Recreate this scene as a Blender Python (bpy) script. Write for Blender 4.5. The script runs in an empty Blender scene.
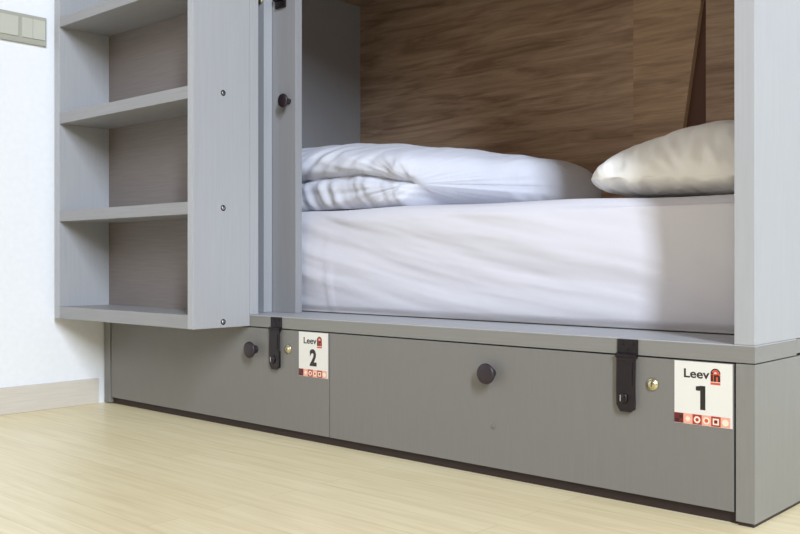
import bpy, bmesh, math, random
from mathutils import Vector, Matrix, noise
C = bpy.context.scene.collection
S = bpy.context.scene
PI = math.pi
random.seed(4)

# ------------------------------------------------------------------ camera, world, lights, exposure
cam_d = bpy.data.cameras.new('camera'); cam = bpy.data.objects.new('camera', cam_d); C.objects.link(cam)
cam.location = (2.7733, -1.6047, 0.46)
cam.rotation_euler = (PI / 2, 0, math.radians(42.304))
cam_d.sensor_width = 36.0; cam_d.lens = 934.0 / 800 * 36
cam_d.shift_y = -(267 - 260.5) / 800 * -1 * -1
cam_d.clip_start = 0.02
S.camera = cam

w = bpy.data.worlds.new('world'); S.world = w; w.use_nodes = True
bg = w.node_tree.nodes['Background']; bg.inputs[0].default_value = (1.0, 0.90, 0.90, 1); bg.inputs[1].default_value = 0.19

def area(name, loc, target, sx, sy, power, col):
    l = bpy.data.lights.new(name, 'AREA'); l.shape = 'RECTANGLE'; l.size = sx; l.size_y = sy
    l.energy = power; l.color = col
    o = bpy.data.objects.new(name, l); C.objects.link(o); o.location = loc
    d = Vector(target) - Vector(loc); o.rotation_euler = d.to_track_quat('-Z', 'Y').to_euler()
    return o
area('window_light', (7.55, -4.1, 4.4), (1.2, 0.1, 0.6), 0.75, 3.8, 830, (0.75, 0.85, 1.0))
area('room_light', (3.0, -3.1, 2.1), (1.9, 0.3, 0.4), 1.4, 1.2, 26, (1.0, 0.87, 0.68))

S.view_settings.view_transform = 'Standard'; S.view_settings.look = 'None'
S.view_settings.gamma = 1; S.view_settings.exposure = 0.0
try: S.view_settings.use_curve_mapping = False
except Exception: pass
S.cycles.max_bounces = 8

# ------------------------------------------------------------------ materials
def srgb(r, g, b):
    f = lambda c: (c / 255 / 12.92) if c / 255 <= 0.04045 else ((c / 255 + 0.055) / 1.055) ** 2.4
    return (f(r), f(g), f(b), 1)
def mat(name, col, rough=0.5, metal=0.0, spec=0.5):
    m = bpy.data.materials.new(name); m.use_nodes = True
    b = m.node_tree.nodes['Principled BSDF']
    b.inputs['Base Color'].default_value = col; b.inputs['Roughness'].default_value = rough
    b.inputs['Metallic'].default_value = metal; b.inputs['Specular IOR Level'].default_value = spec
    return m
def grain(name, c1, c2, scale, rough=0.5, spec=0.5, bump=0.05, ns=6.0, detail=6, dist=0.0, lo=0.3, hi=0.7):
    """noise stretched along one axis: laminate and wood grain"""
    m = mat(name, c1, rough, 0, spec); nt = m.node_tree; N = nt.nodes; L = nt.links; b = N['Principled BSDF']
    tc = N.new('ShaderNodeTexCoord'); mp = N.new('ShaderNodeMapping'); mp.inputs['Scale'].default_value = scale
    no = N.new('ShaderNodeTexNoise'); no.inputs['Scale'].default_value = ns; no.inputs['Detail'].default_value = detail
    no.inputs['Distortion'].default_value = dist
    cr = N.new('ShaderNodeValToRGB'); cr.color_ramp.elements[0].position = lo; cr.color_ramp.elements[1].position = hi
    cr.color_ramp.elements[0].color = c1; cr.color_ramp.elements[1].color = c2
    L.new(tc.outputs['Object'], mp.inputs[0]); L.new(mp.outputs[0], no.inputs[0]); L.new(no.outputs[0], cr.inputs[0])
    L.new(cr.outputs[0], b.inputs['Base Color'])
    if bump:
        bp = N.new('ShaderNodeBump'); bp.inputs['Strength'].default_value = bump; bp.inputs['Distance'].default_value = 0.002
        L.new(no.outputs[0], bp.inputs['Height']); L.new(bp.outputs[0], b.inputs['Normal'])
    return m
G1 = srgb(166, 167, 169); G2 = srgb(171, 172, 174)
B1 = srgb(130, 128, 122); B2 = srgb(134, 132, 126)  # base greys darkened: weaker light low on the bunk is put into them
laminate_v = grain('grey_laminate_upright_grain', G1, G2, (40, 40, 1.2), 0.42, 0.55)
laminate_h = grain('grey_laminate_level_grain', G1, G2, (1.2, 40, 40), 0.42, 0.55)
board_h = grain('shaded_grey_shelf_board_laminate', srgb(142, 141, 141), srgb(149, 148, 148), (1.2, 40, 40), 0.42, 0.5)  # upper laminate darkened; shade on the shelf boards is put into the colour
board_v = grain('shaded_grey_door_laminate', srgb(146, 146, 148), srgb(151, 151, 153), (40, 40, 1.2), 0.42, 0.5)  # darkened likewise, the door's shade is part of its colour
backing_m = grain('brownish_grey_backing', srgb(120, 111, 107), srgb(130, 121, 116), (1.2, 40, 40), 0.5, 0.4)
base_v = grain('dimmed_grey_base_laminate_upright_grain', B1, B2, (30, 30, 1.5), 0.42, 0.5)
base_h = grain('dimmed_grey_base_laminate_level_grain', B1, B2, (1.5, 30, 30), 0.42, 0.5)
drawer_m = grain('dimmed_grey_drawer_laminate', srgb(121, 118, 113), srgb(124, 121, 116), (30, 30, 1.5), 0.45, 0.45)  # dimmer light on the drawers is put into this grey
plinth_m = mat('dark_plinth', srgb(46, 32, 30), 0.6)
black_m = mat('black_painted_metal', srgb(30, 22, 26), 0.36, 0.2)
knob_m = mat('dark_brown_knob', srgb(44, 34, 40), 0.42)
brass_m = mat('brass', srgb(214, 204, 168), 0.3, 1.0)
steel_m = mat('steel', srgb(190, 190, 195), 0.25, 1.0)
dark_m = mat('dark_hole', srgb(25, 22, 22), 0.6)
cap_m = mat('grey_cap', srgb(112, 110, 106), 0.6)
paint_m = grain('white_wall_paint', srgb(236, 237, 238), srgb(240, 241, 242), (1, 1, 1), 0.85, 0.2, 0.03, 60)
switch_m = mat('switch_frame_plastic', srgb(172, 171, 158), 0.35)
rocker_m = mat('switch_rocker_plastic', srgb(194, 194, 180), 0.3)
lab_w = mat('label_white', srgb(226, 223, 214), 0.35)
lab_k = mat('label_black', srgb(38, 34, 32), 0.4)
lab_r = mat('label_red', srgb(170, 48, 40), 0.4)
lab_d = mat('label_dark_red', srgb(110, 26, 28), 0.4)
lab_s = mat('label_salmon', srgb(232, 168, 142), 0.4)
lab_c = mat('label_cream', srgb(245, 222, 200), 0.4)
lab_o = mat('label_orange_red', srgb(214, 84, 56), 0.4)

def wood(name, c1, c2, c3, rot=0.0, off=(0, 0, 0)):
    m = mat(name, c1, 0.5, 0, 0.35); nt = m.node_tree; N = nt.nodes; L = nt.links; b = N['Principled BSDF']
    tc = N.new('ShaderNodeTexCoord'); mp = N.new('ShaderNodeMapping')
    mp.inputs['Scale'].default_value = (1.3, 1, 13); mp.inputs['Rotation'].default_value = (0, rot, 0); mp.inputs['Location'].default_value = off
    n1 = N.new('ShaderNodeTexNoise'); n1.inputs['Scale'].default_value = 2.2; n1.inputs['Detail'].default_value = 8; n1.inputs['Distortion'].default_value = 0.9
    n1.inputs['Roughness'].default_value = 0.62
    cr = N.new('ShaderNodeValToRGB'); e = cr.color_ramp.elements; e[0].position = 0.36; e[0].color = c1; e[1].position = 0.66; e[1].color = c3
    x = cr.color_ramp.elements.new(0.5); x.color = c2
    mp2 = N.new('ShaderNodeMapping'); mp2.inputs['Scale'].default_value = (3, 1, 90); mp2.inputs['Rotation'].default_value = (0, rot, 0)
    n2 = N.new('ShaderNodeTexNoise'); n2.inputs['Scale'].default_value = 3; n2.inputs['Detail'].default_value = 3
    mx = N.new('ShaderNodeMix'); mx.data_type = 'RGBA'; mx.blend_type = 'MULTIPLY'; mx.inputs[0].default_value = 0.35
    cr2 = N.new('ShaderNodeValToRGB'); cr2.color_ramp.elements[0].position = 0.35; cr2.color_ramp.elements[0].color = (0.6, 0.57, 0.55, 1); cr2.color_ramp.elements[1].position = 0.6
    L.new(tc.outputs['Object'], mp.inputs[0]); L.new(tc.outputs['Object'], mp2.inputs[0])
    L.new(mp.outputs[0], n1.inputs[0]); L.new(mp2.outputs[0], n2.inputs[0]); L.new(n1.outputs[0], cr.inputs[0]); L.new(n2.outputs[0], cr2.inputs[0])
    L.new(cr.outputs[0], mx.inputs[6]); L.new(cr2.outputs[0], mx.inputs[7]); L.new(mx.outputs[2], b.inputs['Base Color'])
    return m
WC = (srgb(148, 121, 99), srgb(178, 150, 125), srgb(197, 170, 143))
wood_a = wood('walnut_veneer', *WC)
wood_b = wood('walnut_veneer_slanting_grain', srgb(156, 129, 104), srgb(182, 153, 124), srgb(200, 170, 139), 0.0, (3.3, 0, 1.7))
wood_c = wood('walnut_veneer_third_board', *WC, 0.0, (7.7, 0, 4.1))
wood_edge = mat('walnut_board_edge', srgb(225, 195, 160), 0.5)
recess_m = mat('shaded_slot_wood', srgb(92, 62, 48), 0.7)  # unlit depth of the slot painted in as darker wood

def floor_material():
    m = mat('pale_floor_boards', srgb(222, 208, 178), 0.33, 0, 0.5); nt = m.node_tree; N = nt.nodes; L = nt.links; b = N['Principled BSDF']
    tc = N.new('ShaderNodeTexCoord')
    br = N.new('ShaderNodeTexBrick'); br.inputs['Scale'].default_value = 1; br.inputs['Mortar Size'].default_value = 0.0012
    br.inputs['Brick Width'].default_value = 0.9; br.inputs['Row Height'].default_value = 0.07; br.inputs['Bias'].default_value = 0.0
    br.inputs['Color1'].default_value = srgb(246, 231, 190); br.inputs['Color2'].default_value = srgb(241, 225, 182); br.inputs['Mortar'].default_value = srgb(228, 211, 168)
    mp = N.new('ShaderNodeMapping'); mp.inputs['Scale'].default_value = (1.6, 24, 1)
    n1 = N.new('ShaderNodeTexNoise'); n1.inputs['Scale'].default_value = 2.5; n1.inputs['Detail'].default_value = 7
    cr = N.new('ShaderNodeValToRGB'); cr.color_ramp.elements[0].position = 0.33; cr.color_ramp.elements[0].color = (0.86, 0.83, 0.76, 1); cr.color_ramp.elements[1].position = 0.6
    mx = N.new('ShaderNodeMix'); mx.data_type = 'RGBA'; mx.blend_type = 'MULTIPLY'; mx.inputs[0].default_value = 0.75
    L.new(tc.outputs['Object'], br.inputs[0]); L.new(tc.outputs['Object'], mp.inputs[0]); L.new(mp.outputs[0], n1.inputs[0]); L.new(n1.outputs[0], cr.inputs[0])
    L.new(br.outputs[0], mx.inputs[6]); L.new(cr.outputs[0], mx.inputs[7]); L.new(mx.outputs[2], b.inputs['Base Color'])
    return m
floor_m = floor_material()
base_m = grain('pale_baseboard_wood', srgb(206, 198, 184), srgb(214, 207, 194), (30, 1.5, 30), 0.5, 0.4)

def cloth(name, col, sc, st):
    m = mat(name, col, 0.9, 0, 0.15); nt = m.node_tree; N = nt.nodes; L = nt.links; b = N['Principled BSDF']
    try: b.inputs['Sheen Weight'].default_value = 0.08
    except Exception: pass
    tc = N.new('ShaderNodeTexCoord'); n1 = N.new('ShaderNodeTexNoise'); n1.inputs['Scale'].default_value = sc; n1.inputs['Detail'].default_value = 5
    n1.inputs['Distortion'].default_value = 0.6
    bp = N.new('ShaderNodeBump'); bp.inputs['Strength'].default_value = st; bp.inputs['Distance'].default_value = 0.01
    L.new(tc.outputs['Object'], n1.inputs[0]); L.new(n1.outputs[0], bp.inputs['Height']); L.new(bp.outputs[0], b.inputs['Normal'])
    return m
sheet_m = cloth('white_sheet_cotton', srgb(216, 214, 220), 9, 0.2)
duvet_m = cloth('white_duvet_cotton', srgb(208, 210, 219), 16, 0.22)
pillow_m = cloth('white_pillow_cotton', srgb(244, 242, 237), 14, 0.18)

# ------------------------------------------------------------------ helpers
def obj(name, bm, mats, parent=None, smooth=False):
    me = bpy.data.meshes.new(name); bmesh.ops.recalc_face_normals(bm, faces=bm.faces)
    bm.to_mesh(me); bm.free()
    for m in (mats if isinstance(mats, (list, tuple)) else [mats]): me.materials.append(m)
    if smooth:
        for p in me.polygons: p.use_smooth = True
    o = bpy.data.objects.new(name, me); C.objects.link(o)
    if parent:
        o.parent = parent
        pw = parent_world(parent); o.location = (-pw[0], -pw[1], -pw[2])
    return o
def parent_world(p):
    v = Vector((0, 0, 0))
    while p: v += Vector(p.location); p = p.parent
    return v
def bx(bm, x0, x1, y0, y1, z0, z1, bev=0.0, mi=0):
    r = bmesh.ops.create_cube(bm, size=1)
    vs = r['verts']
    for v in vs:
        v.co = Vector(((x0 + x1) / 2 + v.co.x * (x1 - x0), (y0 + y1) / 2 + v.co.y * (y1 - y0), (z0 + z1) / 2 + v.co.z * (z1 - z0)))
    fs = set(f for v in vs for f in v.link_faces)
    for f in fs: f.material_index = mi
    if bev:
        es = list(set(e for v in vs for e in v.link_edges))
        r2 = bmesh.ops.bevel(bm, geom=es, offset=bev, segments=2, affect='EDGES', profile=0.6)
        for f in r2['faces']: f.material_index = mi
    return bm
def box(name, parent, m, *a, bev=0.0012):
    bm = bmesh.new(); bx(bm, *a, bev=bev); return obj(name, bm, m, parent)
def prism(bm, pts, y0, y1, mi=0):
    """closed outline in (x,z) extruded from y0 to y1"""
    a = [bm.verts.new((p[0], y0, p[1])) for p in pts]; b = [bm.verts.new((p[0], y1, p[1])) for p in pts]
    n = len(pts); fs = [bm.faces.new(a), bm.faces.new(b[::-1])]
    for i in range(n): fs.append(bm.faces.new((a[i], b[i], b[(i + 1) % n], a[(i + 1) % n])))
    for f in fs: f.material_index = mi
def lathe(bm, prof, c, axis, seg=40, mi=0):
    """prof: list of (distance along axis, radius)"""
    axis = Vector(axis).normalized(); q = axis.to_track_quat('Z', 'Y'); rings = []
    for d, r in prof:
        ring = []
        for i in range(seg):
            t = 2 * PI * i / seg; v = q @ Vector((r * math.cos(t), r * math.sin(t), d)); ring.append(bm.verts.new(Vector(c) + v))
        rings.append(ring)
    for k in range(len(rings) - 1):
        for i in range(seg):
            f = bm.faces.new((rings[k][i], rings[k][(i + 1) % seg], rings[k + 1][(i + 1) % seg], rings[k + 1][i])); f.material_index = mi
    for f in (bm.faces.new(rings[0][::-1]), bm.faces.new(rings[-1])): f.material_index = mi
def thing(name, label, cat, loc=(0, 0, 0), group=None):
    o = bpy.data.objects.new(name, None); C.objects.link(o); o.location = loc; o.empty_display_size = 0.1
    o['label'] = label; o['category'] = cat
    if group: o['group'] = group
    return o
def tag(o, label, cat): o['label'] = label; o['category'] = cat; return o
def struct(o): o['kind'] = 'structure'; return o

# ------------------------------------------------------------------ the room
struct(box('floor', None, floor_m, -0.12, 6.0, -4.0, 1.32, -0.1, -0.003, bev=0))
struct(box('wall_left', None, paint_m, -0.12, 0.0, -4.0, 1.2, -0.003, 2.7, bev=0))
struct(box('wall_back', None, paint_m, -0.12, 6.0, 1.2, 1.32, -0.003, 2.7, bev=0))
struct(box('baseboard_left', None, base_m, 0.0, 0.012, -4.0, -0.022, -0.003, 0.078, bev=0.002))

# ------------------------------------------------------------------ the bunk bed
bed = thing('bunk_bed', 'grey laminate bunk bed with walnut back wall and two storage drawers beneath', 'bed', (1.07, 0.0, 0.0))
L0, L1 = 0.008, 2.1415
box('plinth', bed, plinth_m, 0.03, 2.1055, 0.012, 0.03, -0.003, 0.07, bev=0)
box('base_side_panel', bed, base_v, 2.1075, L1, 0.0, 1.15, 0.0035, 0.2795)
box('shade_foot_strip', bed, plinth_m, 2.111, L1 - .003, 0.003, 1.14, -0.003, 0.0035, bev=0)  # dark foot strip, shade of the floor gap put into its colour
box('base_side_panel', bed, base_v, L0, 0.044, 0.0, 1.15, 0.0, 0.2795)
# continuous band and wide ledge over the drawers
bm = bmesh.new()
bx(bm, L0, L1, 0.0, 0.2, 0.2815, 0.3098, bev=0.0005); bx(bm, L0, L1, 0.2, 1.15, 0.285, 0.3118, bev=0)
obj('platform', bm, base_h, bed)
o = box('ledge', bed, laminate_h, L0, L1, 0.0003, 0.1995, 0.3099, 0.3125, bev=0.0008); o['label'] = 'ledge in front of the mattress, its lit tone coloured in'  # thin board whose lighter colour stands in for light on the ledge top
box('side_panel', bed, laminate_v, 2.1045, L1 - 0.0008, 0.0005, 1.15, 0.3128, 2.05)
box('side_panel', bed, laminate_v, L0, 0.075, 0.13, 1.15, 0.3128, 2.05)
# left stile beside the shelves, with the closed panel behind it
box('front_stile', bed, laminate_v, 0.045, 0.6985, 0.10, 0.1298, 0.3128, 2.05)
d = box('sliding_door', bed, board_v, 0.50, 0.7985, 0.1312, 0.155, 0.3128, 1.495)
bm = bmesh.new()
kx, ky, kz = 0.771, 0.1312, 0.908
lathe(bm, [(0, .0085), (.004, .0085), (.008, .0065), (.016, .0065), (.018, .014), (.020, .0182), (.023, .0195), (.026, .0190), (.0275, .0155)], (kx, ky, kz), (0, -1, 0))
k = obj('knob', bm, knob_m, d, True); k['label'] = 'dark knob on the sliding door'
bm = bmesh.new()
bx(bm, 0.717, 0.760, 0.1242, 0.1312, 1.177, 1.253, bev=0.002); bx(bm, 0.713, 0.764, 0.119, 0.1262, 1.198, 1.209, bev=0.002)
obj('latch', bm, black_m, d)
bm = bmesh.new(); lathe(bm, [(0, .012), (.004, .012), (.006, .008), (.009, .006)], (0.683, 0.10, 1.204), (0, -1, 0)); obj('cam_lock', bm, brass_m, bed, True)
# upper bunk platform
bm = bmesh.new(); bx(bm, 0.0755, 2.1035, 0.022, 1.128, 1.50, 1.535, bev=0.001)
obj('upper_platform', bm, wood_a, bed)
box('upper_rail', bed, laminate_h, 0.0755, 2.1035, 0.001, 0.0215, 1.50, 1.74)
# walnut back wall: boards of its own
WY = 1.118
box('back_panel', bed, wood_a, 0.0755, 1.3095, WY, 1.136, 0.3128, 1.498)
bm = bmesh.new()
xs = lambda z: 1.478 + (1.545 - 1.478) * (z - 0.86) / (1.30 - 0.86)
y0, y1 = WY - 0.004, 1.136
P = [(1.3105, 0.3128), (xs(0.3128), 0.3128), (xs(1.498), 1.498), (1.3105, 1.498)]
prism(bm, P, y0, y1)
for f in bm.faces:
    if abs(f.normal.x) > 0.7 and f.calc_center_median().x > 1.35: f.material_index = 1
bm.normal_update()
for f in bm.faces:
    c = f.calc_center_median()
    if abs(f.normal.x) > 0.7 and c.x > 1.35: f.material_index = 1
o = obj('back_panel', bm, [wood_b, wood_edge], bed); o['label'] = 'walnut board with slanted right edge'
box('back_panel', bed, wood_c, 1.551, 2.1035, WY, 1.136, 0.3128, 1.498)
box('recess_panel', bed, recess_m, 1.30, 1.60, 1.1365, 1.149, 0.3128, 1.498, bev=0)

# drawers with their fittings
def text_mesh(s, size, off, sx=1.0):
    cu = bpy.data.curves.new('t', 'FONT'); cu.body = s; cu.size = size; cu.offset = off; cu.extrude = 0.00015; cu.resolution_u = 6
    o = bpy.data.objects.new('t', cu); C.objects.link(o); bpy.context.view_layer.update()
    me = bpy.data.meshes.new_from_object(o.evaluated_get(bpy.context.evaluated_depsgraph_get()))
    bpy.data.objects.remove(o); bpy.data.curves.remove(cu)
    xs_ = [v.co.x for v in me.vertices]; ys_ = [v.co.y for v in me.vertices]
    return me, min(xs_), max(xs_), min(ys_), max(ys_)
def put_text(bm, s, x0, x1, z0, z1, y, mi, off=0.0):
    """writes s filling the box x0..x1, z0..z1 on the plane y"""
    me, a, b, c, dd = text_mesh(s, 0.05, off)
    tmp = bmesh.new(); tmp.from_mesh(me); m = {}
    for v in tmp.verts:
        m[v] = bm.verts.new((x0 + (v.co.x - a) / (b - a) * (x1 - x0), y - v.co.z, z0 + (v.co.y - c) / (dd - c) * (z1 - z0)))
    for f in tmp.faces:
        try: g = bm.faces.new([m[v] for v in f.verts]); g.material_index = mi
        except ValueError: pass
    tmp.free(); bpy.data.meshes.remove(me)
def ring(bm, cx, cz, ro, ri, y, mi, seg=28, a0=0.0, a1=2 * PI):
    n = seg; A = []; B = []
    full = abs(a1 - a0 - 2 * PI) < 1e-6
    for i in range(n if full else n + 1):
        t = a0 + (a1 - a0) * i / n
        A.append(bm.verts.new((cx + ro * math.cos(t), y, cz + ro * math.sin(t))))
        if ri > 0: B.append(bm.verts.new((cx + ri * math.cos(t), y, cz + ri * math.sin(t))))
    if ri <= 0: f = bm.faces.new(A); f.material_index = mi; return
    for i in range(n):
        j = (i + 1) % n if full else i + 1
        f = bm.faces.new((A[i], A[j], B[j], B[i])); f.material_index = mi
def flat(bm, x0, x1, z0, z1, y, mi):
    f = bm.faces.new([bm.verts.new(p) for p in ((x0, y, z0), (x1, y, z0), (x1, y, z1), (x0, y, z1))]); f.material_index = mi
def label(parent, x0, digit):
    W, H = 0.1085, 0.1135; z0 = 0.2775 - H; yb = -0.0008; bm = bmesh.new()
    bx(bm, x0, x0 + W, yb, 0.0, z0, z0 + H, bev=0.0, mi=0)
    X = lambda u: x0 + u * W; Z = lambda v: z0 + H - v * H
    y = yb - 0.0002
    sh = 0.165; sw = W * 0.965 / 6
    for i in range(6):
        a = x0 + i * sw; b = a + sw; top = z0 + sh * H; cx = (a + b) / 2; cz = (z0 + top) / 2
        flat(bm, a, b, z0 + 0.0006, top, y, (4, 5, 3, 5, 3, 5)[i]); y2 = y - 0.0002
        if i == 0:
            flat(bm, a + sw * .12, a + sw * .5, z0 + sh * H * .12, z0 + sh * H * .45, y2, 2); flat(bm, a + sw * .55, a + sw * .85, z0 + sh * H * .5, z0 + sh * H * .8, y2, 2)
        if i in (1,):
            pts = []
            for k2 in range(16):
                r = sw * (.34 if k2 % 2 == 0 else .2); t = 2 * PI * k2 / 16; pts.append(bm.verts.new((cx + r * math.cos(t), y2, cz + r * math.sin(t))))
            f = bm.faces.new(pts); f.material_index = 6
        if i == 2: ring(bm, cx, cz, sw * .36, sw * .18, y2, 6)
        if i == 3: ring(bm, cx, cz, sw * .36, 0, y2, 6); ring(bm, cx, cz, sw * .2, 0, y2 - 0.0002, 7)
        if i == 4:
            flat(bm, cx - sw * .33, cx + sw * .33, cz - sw * .33, cz + sw * .33, y2, 6); flat(bm, cx - sw * .17, cx + sw * .17, cz - sw * .17, cz + sw * .17, y2 - 0.0002, 4)
        if i == 5: ring(bm, cx, cz, sw * .34, 0, y2, 6)
    # lettering
    put_text(bm, 'Leev', X(.17), X(.615), Z(.262), Z(.118), yb, 1, 0.0011)
    # red arch with the letters "in" inside
    ax0, ax1 = X(.632), X(.80); acx = (ax0 + ax1) / 2; r = (ax1 - ax0) / 2; az = Z(.165)
    ring(bm, acx, az, r, r * .76, y, 1, 20, 0, PI)
    ring(bm, acx, az, r * .74, r * .30, y, 7, 20, 0, PI)
    flat(bm, ax0, ax1, Z(.34), Z(.305), y, 7)
    flat(bm, ax0, ax1, Z(.292), az, y, 8)
    put_text(bm, 'in', X(.64), X(.795), Z(.292), Z(.145), yb - 0.0004, 1, 0.0013)
    if digit == '1':
        flat(bm, X(.455), X(.545), Z(.755), Z(.375), y, 1)
        f = bm.faces.new([bm.verts.new((X(u), y - 0.0001, Z(v))) for u, v in ((.38, .455), (.38, .39), (.47, .375), (.5, .375), (.5, .455))]); f.material_index = 1
    else:
        put_text(bm, digit, X(.38), X(.62), Z(.755), Z(.375), yb, 1, 0.0022)
    # order: 0 white 1 black 2 dark 3 red 4 dark red 5 salmon 6 cream 7 orange red
    o = obj('number_label', bm, [lab_w, lab_k, lab_k, lab_r, lab_d, lab_s, lab_c, lab_o, lab_o], parent)
    o['label'] = 'white number %s label with a strip of red squares' % digit
def knob(parent, x, z):
    bm = bmesh.new()
    lathe(bm, [(0, .0105), (.003, .0105), (.006, .0085), (.013, .0095), (.016, .016), (.018, .0205), (.021, .0222), (.0245, .0217), (.0262, .0185), (.0267, .009)], (x, 0, z), (0, -1, 0), 48)
    obj('knob', bm, knob_m, parent, True)
def hasp(parent, x):
    bm = bmesh.new(); W = .0215
    bx(bm, x - W, x + W, -0.003, 0.0, 0.2805, 0.3105, bev=0.0008)              # fixed leaf on the band
    lathe(bm, [(0, .0050), (.043, .0050)], (x - .0215, -0.0062, 0.2795), (1, 0, 0), 20)  # hinge barrel
    w2 = .0195
    P = [(x - w2, .279), (x - w2, .262), (x - w2 - .0006, .222), (x - w2, .186), (x - w2 + .008, .1735), (x + w2 - .008, .1735), (x + w2, .186), (x + w2 - .0008, .222), (x + w2, .262), (x + w2, .279)]
    n0 = len(bm.verts)
    prism(bm, P, -0.0095, -0.0062)
    prism(bm, [(x - .014, .268), (x - .014, .225), (x + .014, .225), (x + .014, .268)], -0.0108, -0.0092)
    bx(bm, x - .016, x + .016, -0.0062, 0.0, 0.178, 0.222, bev=0.0008)          # staple plate on the drawer
    for sx_, sz in ((-.011, .302), (.011, .302), (0, .292)):
        lathe(bm, [(0, .0035), (.0012, .003), (.0018, .0015)], (x + sx_, -0.003, sz), (0, -1, 0), 12)
    for q in (-.0125, -.004, .0045, .013): bx(bm, x + q - .0030, x + q + .0030, -0.0122, -0.0108, 0.2785, 0.2815, bev=.0005)
    o = obj('hasp', bm, black_m, parent); o['label'] = 'black hinged hasp'
    bm = bmesh.new()                                                              # the turning staple of bright metal
    lathe(bm, [(0, .0078), (.003, .0074), (.0042, .0055)], (x - .003, -0.0095, .199), (0, -1, 0), 24)
    for v in bm.verts: v.co.z = .199 + (v.co.z - .199) * 1.35
    obj('staple', bm, steel_m if False else black_m, parent, True)
    bm = bmesh.new(); bx(bm, x - .0095, x - .0065, -0.0155, -0.0095, .193, .206, bev=0.0012); obj('staple_pin', bm, steel_m, parent)
def cam_lock(parent, x, z):
    bm = bmesh.new()
    lathe(bm, [(0, .0118), (.002, .0118), (.0038, .0102), (.0038, .0072), (.0058, .0072), (.0064, .0066)], (x, 0, z), (0, -1, 0), 32)
    obj('cam_lock', bm, brass_m, parent, True)
    bm = bmesh.new(); bx(bm, x - .0009, x + .0009, -0.0068, -0.0060, z - .0045, z + .0045); obj('keyhole', bm, dark_m, parent)
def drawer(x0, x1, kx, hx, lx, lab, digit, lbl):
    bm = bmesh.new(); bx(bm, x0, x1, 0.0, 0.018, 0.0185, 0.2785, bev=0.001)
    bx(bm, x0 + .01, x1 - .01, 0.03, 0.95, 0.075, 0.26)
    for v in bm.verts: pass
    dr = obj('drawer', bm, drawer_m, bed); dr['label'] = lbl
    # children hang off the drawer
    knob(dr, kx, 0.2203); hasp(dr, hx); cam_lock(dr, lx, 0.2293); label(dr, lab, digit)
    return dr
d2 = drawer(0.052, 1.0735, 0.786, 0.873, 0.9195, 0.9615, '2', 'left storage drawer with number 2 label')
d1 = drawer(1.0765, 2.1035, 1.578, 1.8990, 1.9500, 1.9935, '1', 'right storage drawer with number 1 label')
bm = bmesh.new(); lathe(bm, [(0, .0065), (.0006, .0065), (.0012, .0055)], (1.5815, 0, 0.1065), (0, -1, 0), 24); obj('screw_cap', bm, cap_m, d1, True)

# ------------------------------------------------------------------ shelf unit hanging between wall and bunk
sh = thing('shelf_unit', 'open grey shelf unit mounted above the floor between white wall and bunk', 'shelf', (0.4, -0.1, 0.282))
YF, YB = -0.1853, -0.0165
XR = 0.761; XL = 0.737
ys = YB
box('side_panel', sh, laminate_v, XL, XR, YF, -0.0006, 0.282, 2.1)
box('side_panel', sh, laminate_v, XL, XR, 0.0, 0.0995, 0.3128, 2.1) if False else None
box('side_panel', sh, laminate_v, 0.034, 0.064, YF, -0.0006, 0.282, 2.1)
box('back_panel', sh, backing_m, 0.0645, XL - .0005, YB, YB + 0.0155, 0.282, 2.1)
for z0, z1 in ((0.282, 0.3185), (0.580, 0.6125), (0.8805, 0.9135), (1.178, 1.2085), (1.478, 1.5085), (1.778, 1.8085)):
    box('shelf', sh, board_h, 0.0646, XL - .0006, YF + 0.0008, YB - .0005, z0, z1)
for z in (0.297, 0.599, 0.904, 1.193):
    bm = bmesh.new(); c = (XR, -0.0895, z)
    lathe(bm, [(0, .0080), (.0004, .0078)], c, (1, 0, 0), 20, 1)
    lathe(bm, [(.0004, .0052), (.0014, .0048), (.0022, .0030)], c, (1, 0, 0), 16, 0)
    obj('screw', bm, [steel_m, dark_m], sh, True)
# bunk upright right behind the shelf's side panel, standing on the ledge
box('upright', bed, laminate_v, XL, XR - 0.0003, 0.0006, 0.0295, 0.3128, 2.05)

# ------------------------------------------------------------------ light switch
sw = thing('light_switch', 'beige double light switch plate high on the white wall', 'light switch', (0, -0.3, 1.13))
bm = bmesh.new()
Y0, Y1, Z0, Z1 = -0.425, -0.1975, 1.124, 1.213
def swp(y0, y1, z0, z1, x0, x1):
    bx(bm, x0, x1, y0, y1, z0, z1, bev=0.003)
swp(Y0, Y1, Z0, Z1, 0.0002, 0.009)
obj('switch_frame', bm, switch_m, sw)
for parts in (((-0.416, -0.289),), ((-0.2765, -0.2435), (-0.2425, -0.2035))):
    bm = bmesh.new()
    for a, b in parts: bx(bm, .0085, .0122, a, b, Z0 + .017, Z1 - .012, bev=.001)
    obj('rocker', bm, rocker_m, sw)

# ------------------------------------------------------------------ mattress with fitted sheet
def sstep(a, b, x):
    t = max(0, min(1, (x - a) / (b - a))); return t * t * (3 - 2 * t)
def rounded_grid(x0, x1, y0, y1, z0, z1, r, n, fn):
    bm = bmesh.new(); bmesh.ops.create_cube(bm, size=2)
    bmesh.ops.subdivide_edges(bm, edges=bm.edges[:], cuts=n, use_grid_fill=True)
    c = Vector(((x0 + x1) / 2, (y0 + y1) / 2, (z0 + z1) / 2)); hx, hy, hz = (x1 - x0) / 2, (y1 - y0) / 2, (z1 - z0) / 2
    for v in bm.verts:
        p = Vector((v.co.x * hx, v.co.y * hy, v.co.z * hz))
        q = Vector((max(-hx + r, min(hx - r, p.x)), max(-hy + r, min(hy - r, p.y)), max(-hz + r, min(hz - r, p.z))))
        dd = p - q; n_ = dd.normalized() if dd.length > 1e-9 else Vector((0, 0, 1))
        v.co = fn(c + q + n_ * r, n_)
    return bm
def fold(p, freq, seed, sharp=1.0):
    return noise.noise(Vector((p[0], p[1], p[2])) * freq + Vector((seed, seed * 1.7, 0)))
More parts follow.
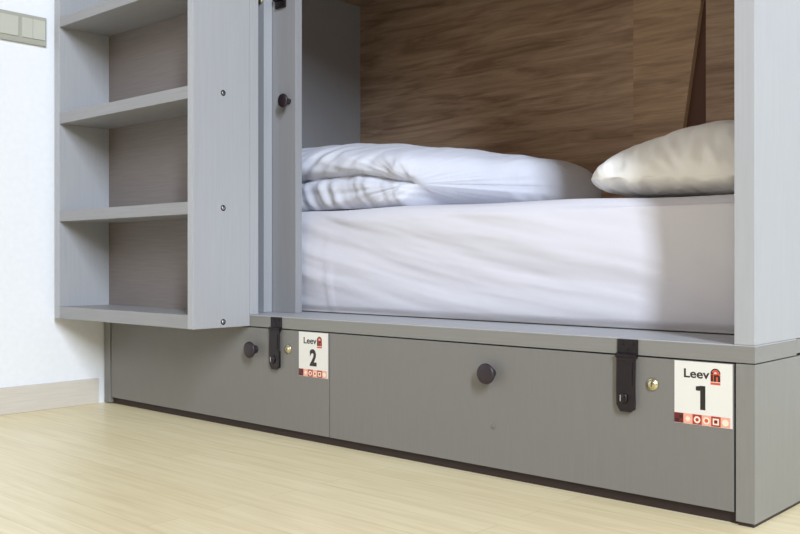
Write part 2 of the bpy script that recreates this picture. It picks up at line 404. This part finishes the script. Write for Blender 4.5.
MZ = 0.604
def mat_fn(p, n):
    p = p.copy()
    x, z = p.x, p.z
    wt = sstep(0.0, 0.75, -n.y)
    if wt > 0:
        # soft slanting folds pulled across the front of the sheet
        s = (z - 0.31) + 0.30 * (x - 0.8) + 0.05 * math.sin(x * 2.6) + 0.07 * noise.noise(Vector((x * 1.9, z * 2.5, 3)))
        k = noise.noise(Vector((s * 12, x * 1.6, 1.3))) + 0.36 * noise.noise(Vector((s * 30, x * 3.4, 7.3))) + 0.09 * noise.noise(Vector((s * 70, x * 9, 4.3)))
        amp = 0.0150 * (0.35 + 0.65 * sstep(2.0, 1.3, x)) * (0.35 + 0.65 * sstep(0.31, 0.42, z))
        p.y += wt * (k * amp - 0.012 * math.sin(max(0, min(1, (z - .31) / .29)) * PI))
        p.y += wt * 0.005 * sstep(0.335, 0.313, z)
        p.y += -0.004 * wt * math.exp(-((x - 0.866 + 0.06 * (z - .4)) / 0.005) ** 2) * sstep(.62, .45, z)
    if n.z > 0.2:
        p.z += sstep(0.2, 0.8, n.z) * 0.0035 * noise.noise(Vector((x * 4, p.y * 5, 2))) - 0.011 * sstep(1.2, 2.1, x) * sstep(0.2, 0.6, n.z)
    if n.z < 0 and n.y < -0.02: p.y -= 0.027 * (1 - abs(n.y))
    return p
bm = rounded_grid(0.077, 2.10, 0.204, 1.112, 0.3135, MZ, 0.04, 150, mat_fn)
tag(obj('mattress', bm, sheet_m, None, True), 'thick single mattress in a white fitted sheet on the bunk platform', 'mattress')

# ------------------------------------------------------------------ duvet, folded at its left end
def interp(x, T):
    if x <= T[0][0]: return T[0][1]
    for (a, b), (c, d_) in zip(T, T[1:]):
        if x <= c: t = (x - a) / (c - a); return b + (d_ - b) * t
    return T[-1][1]
TOP = [(0.3, .80), (0.5, .820), (0.75, .820), (0.9, .806), (1.0, .794), (1.1, .780), (1.2, .764), (1.3, .750), (1.38, .738), (1.48, .72)]
YFT = [(0.3, .226), (1.09, .228), (1.14, .26), (1.2, .34), (1.3, .48), (1.4, .60), (1.48, .68)]
NU, NV = 360, 320
XA, XB = 0.36, 1.395
bm = bmesh.new(); G = []
for i in range(NU + 1):
    u = i / NU; uu = 0.5 - 0.5 * math.cos(u * PI); x = XA + (XB - XA) * uu
    tl = min(1, (x - XA) / 0.12); tr = min(1, (XB - x) / 0.11)
    e = (1 - (1 - tl) ** 2.4) ** (1 / 2.4) * (1 - (1 - tr) ** 2.2) ** (1 / 2.2)
    e = max(e, 0.0)
    zt = interp(x, TOP); zb = MZ + 0.003; b = (zt - zb) / 2; yf = interp(x, YFT); yb_ = 0.86
    yc = (yf + yb_) / 2; a = (yb_ - yf) / 2; row = []
    foldw = sstep(1.145, 1.095, x)
    zc = interp(x, [(0.4, .692), (0.72, .694), (0.80, .699), (0.93, .700), (1.0, .690), (1.06, .678), (1.12, .668), (1.2, .64)])
    for j in range(NV):
        t = 2 * PI * j / NV
        ct, st = math.cos(t), math.sin(t); n_ = 2.6
        cy = -math.copysign(abs(ct) ** (2 / n_), ct); cz = math.copysign(abs(st) ** (2 / 2.2), st)
        y = yc + cy * a * e; z = zb + b + cz * b * (e if True else 1) 
        if e < 1: z = zb + (b + cz * b) * (0.25 + 0.75 * e) if e > 0 else zb + b * 0.25
        if ct > 0 and foldw > 0:          # front side: two lobes with a deep crease between
            low = sstep(zc + .0015, zc - .0015, z)
            q = (z - zb) / (zc - zb)
            yl = yf + 0.004 + 0.032 * abs(2 * min(1, max(0, q)) - 1) ** 3.2
            q2 = max(0, (z - zc) / (zt - zc))
            yu = yf - 0.004 + 0.042 * math.exp(-max(0, z - zc) / 0.009) + (y - yf) * sstep(0.15, 1.0, q2)
            fw = foldw * e ** 0.5
            if ct > 0.02: y = y * (1 - fw) + fw * (yl * low + yu * (1 - low))
            # puckers of the lower roll
            s = x + 0.35 * (z - .6)
            y += foldw * low * 0.008 * noise.noise(Vector((s * 34, z * 5, 4)))
            up = 1 - low
            s2 = x * 1.0 - 1.1 * (z - zc)
            y -= foldw * up * 0.009 * noise.noise(Vector((s2 * 26, z * 4, 9)))
            pk = math.exp(-((x - 1.115) / 0.05) ** 2) * math.exp(-((z - .655) / 0.04) ** 2)
            y += pk * 0.012 * noise.noise(Vector((x * 40, z * 60, 2)))
        # long folds over the body of the duvet
        w1 = noise.noise(Vector(((x + 0.9 * (z - .7) + 0.35 * y) * 15, y * 3.5, 1.1)))
        w2 = noise.noise(Vector(((x * 0.8 - 0.5 * y) * 28, z * 9, 5.1)))
        am = (0.0065 * w1 + 0.0035 * w2) * e
        up_ = max(0, cz)
        z += am * up_ * 1.2
        if ct > 0: y -= am * 1.5 * ct
        if ct > -0.2:                     # fine folds fanning out from the pinched end of the fold
            dx, dz = x - 1.125, z - 0.664
            ang = math.atan2(dz, -dx * 0.55); rr = math.hypot(dx * 0.55, dz)
            fan = noise.noise(Vector((ang * 4.2, rr * 5, 3.3))) + 0.6 * noise.noise(Vector((ang * 9.5, rr * 8, 6.3)))
            y -= (0.0075 if dx < 0 else 0.0042) * fan * sstep(0.008, 0.03, rr) * sstep(0.30, 0.10, rr) * min(1, (ct + .2) * 2)
            if ct < .5: z += 0.003 * fan * max(0, cz) * sstep(0.35, 0.10, rr)
        right = sstep(1.2, 1.4, x)
        if ct > 0: y -= right * 0.016 * noise.noise(Vector((x * 40, z * 6, 12))) * e
        row.append(bm.verts.new((x, y, max(z, zb))))
    G.append(row)
for i in range(NU):
    for j in range(NV):
        k2 = (j + 1) % NV
        bm.faces.new((G[i][j], G[i + 1][j], G[i + 1][k2], G[i][k2]))
bm.faces.new(G[0]); bm.faces.new(G[-1][::-1])
tag(obj('duvet', bm, duvet_m, None, True), 'crumpled white duvet folded over at its left end on the mattress', 'duvet')

# ------------------------------------------------------------------ pillow
bm = bmesh.new(); N1, N2 = 130, 150; cx, cy, hx, hy, H = 1.848, 0.605, 0.247, 0.345, 0.184
top = []; bot = []
def pw(v, n): return math.copysign(abs(v) ** n, v)
for side in (0, 1):
    for i in range(N1 + 1):
        row = []
        for j in range(N2 + 1):
            s = math.sin((i / N1 - .5) * PI); t = math.sin((j / N2 - .5) * PI)
            m = max(abs(s), abs(t)); dn = (abs(s) ** 4.5 + abs(t) ** 4.5) ** (1 / 4.5)
            if dn > 1e-9: s, t = s * m / dn, t * m / dn
            px = cx + hx * s; py = cy + hy * t
            prof = max(0, 1 - m ** 6) ** 0.5
            ramp = (1 - 0.55 * abs((s - 0.25) / 1.12) ** 1.7) * (1 - 0.35 * abs(t) ** 2)
            zm = MZ - 0.003 + 0.040 - 0.010 * s
            if side == 0:
                z = zm + 0.149 * prof * ramp
                z += 0.006 * prof * noise.noise(Vector((px * 9 + py * 4, py * 7, 3))) + 0.0075 * prof * noise.noise(Vector((px * 16 + 3, py * 9 + z * 6, 8)))
            else:
                z = zm - 0.039 * prof + 0.018 * abs(noise.noise(Vector((px * 24, py * 9, 6)))) * min(1, 4 * (1 - prof)) * min(1, prof * 4)
            edge = (i in (0, N1)) or (j in (0, N2))
            if side == 1 and edge: row.append(top[i][j]); continue
            if t < -0.5:
                py += (0.013 * noise.noise(Vector((px * 24, z * 10, 5))) + 0.006 * noise.noise(Vector((px * 50 + z * 30, z * 20, 1)))) * min(1, prof * 3)
            row.append(bm.verts.new((px, py, z)))
        (top if side == 0 else bot).append(row)
for i in range(N1):
    for j in range(N2):
        for Q, fl in ((top, 0), (bot, 1)):
            q = [Q[i][j], Q[i + 1][j], Q[i + 1][j + 1], Q[i][j + 1]]
            if len(set(q)) == 4: bm.faces.new(q[::-1] if fl else q)
tag(obj('pillow', bm, pillow_m, None, True), 'plump white pillow at the right end of the mattress', 'pillow')
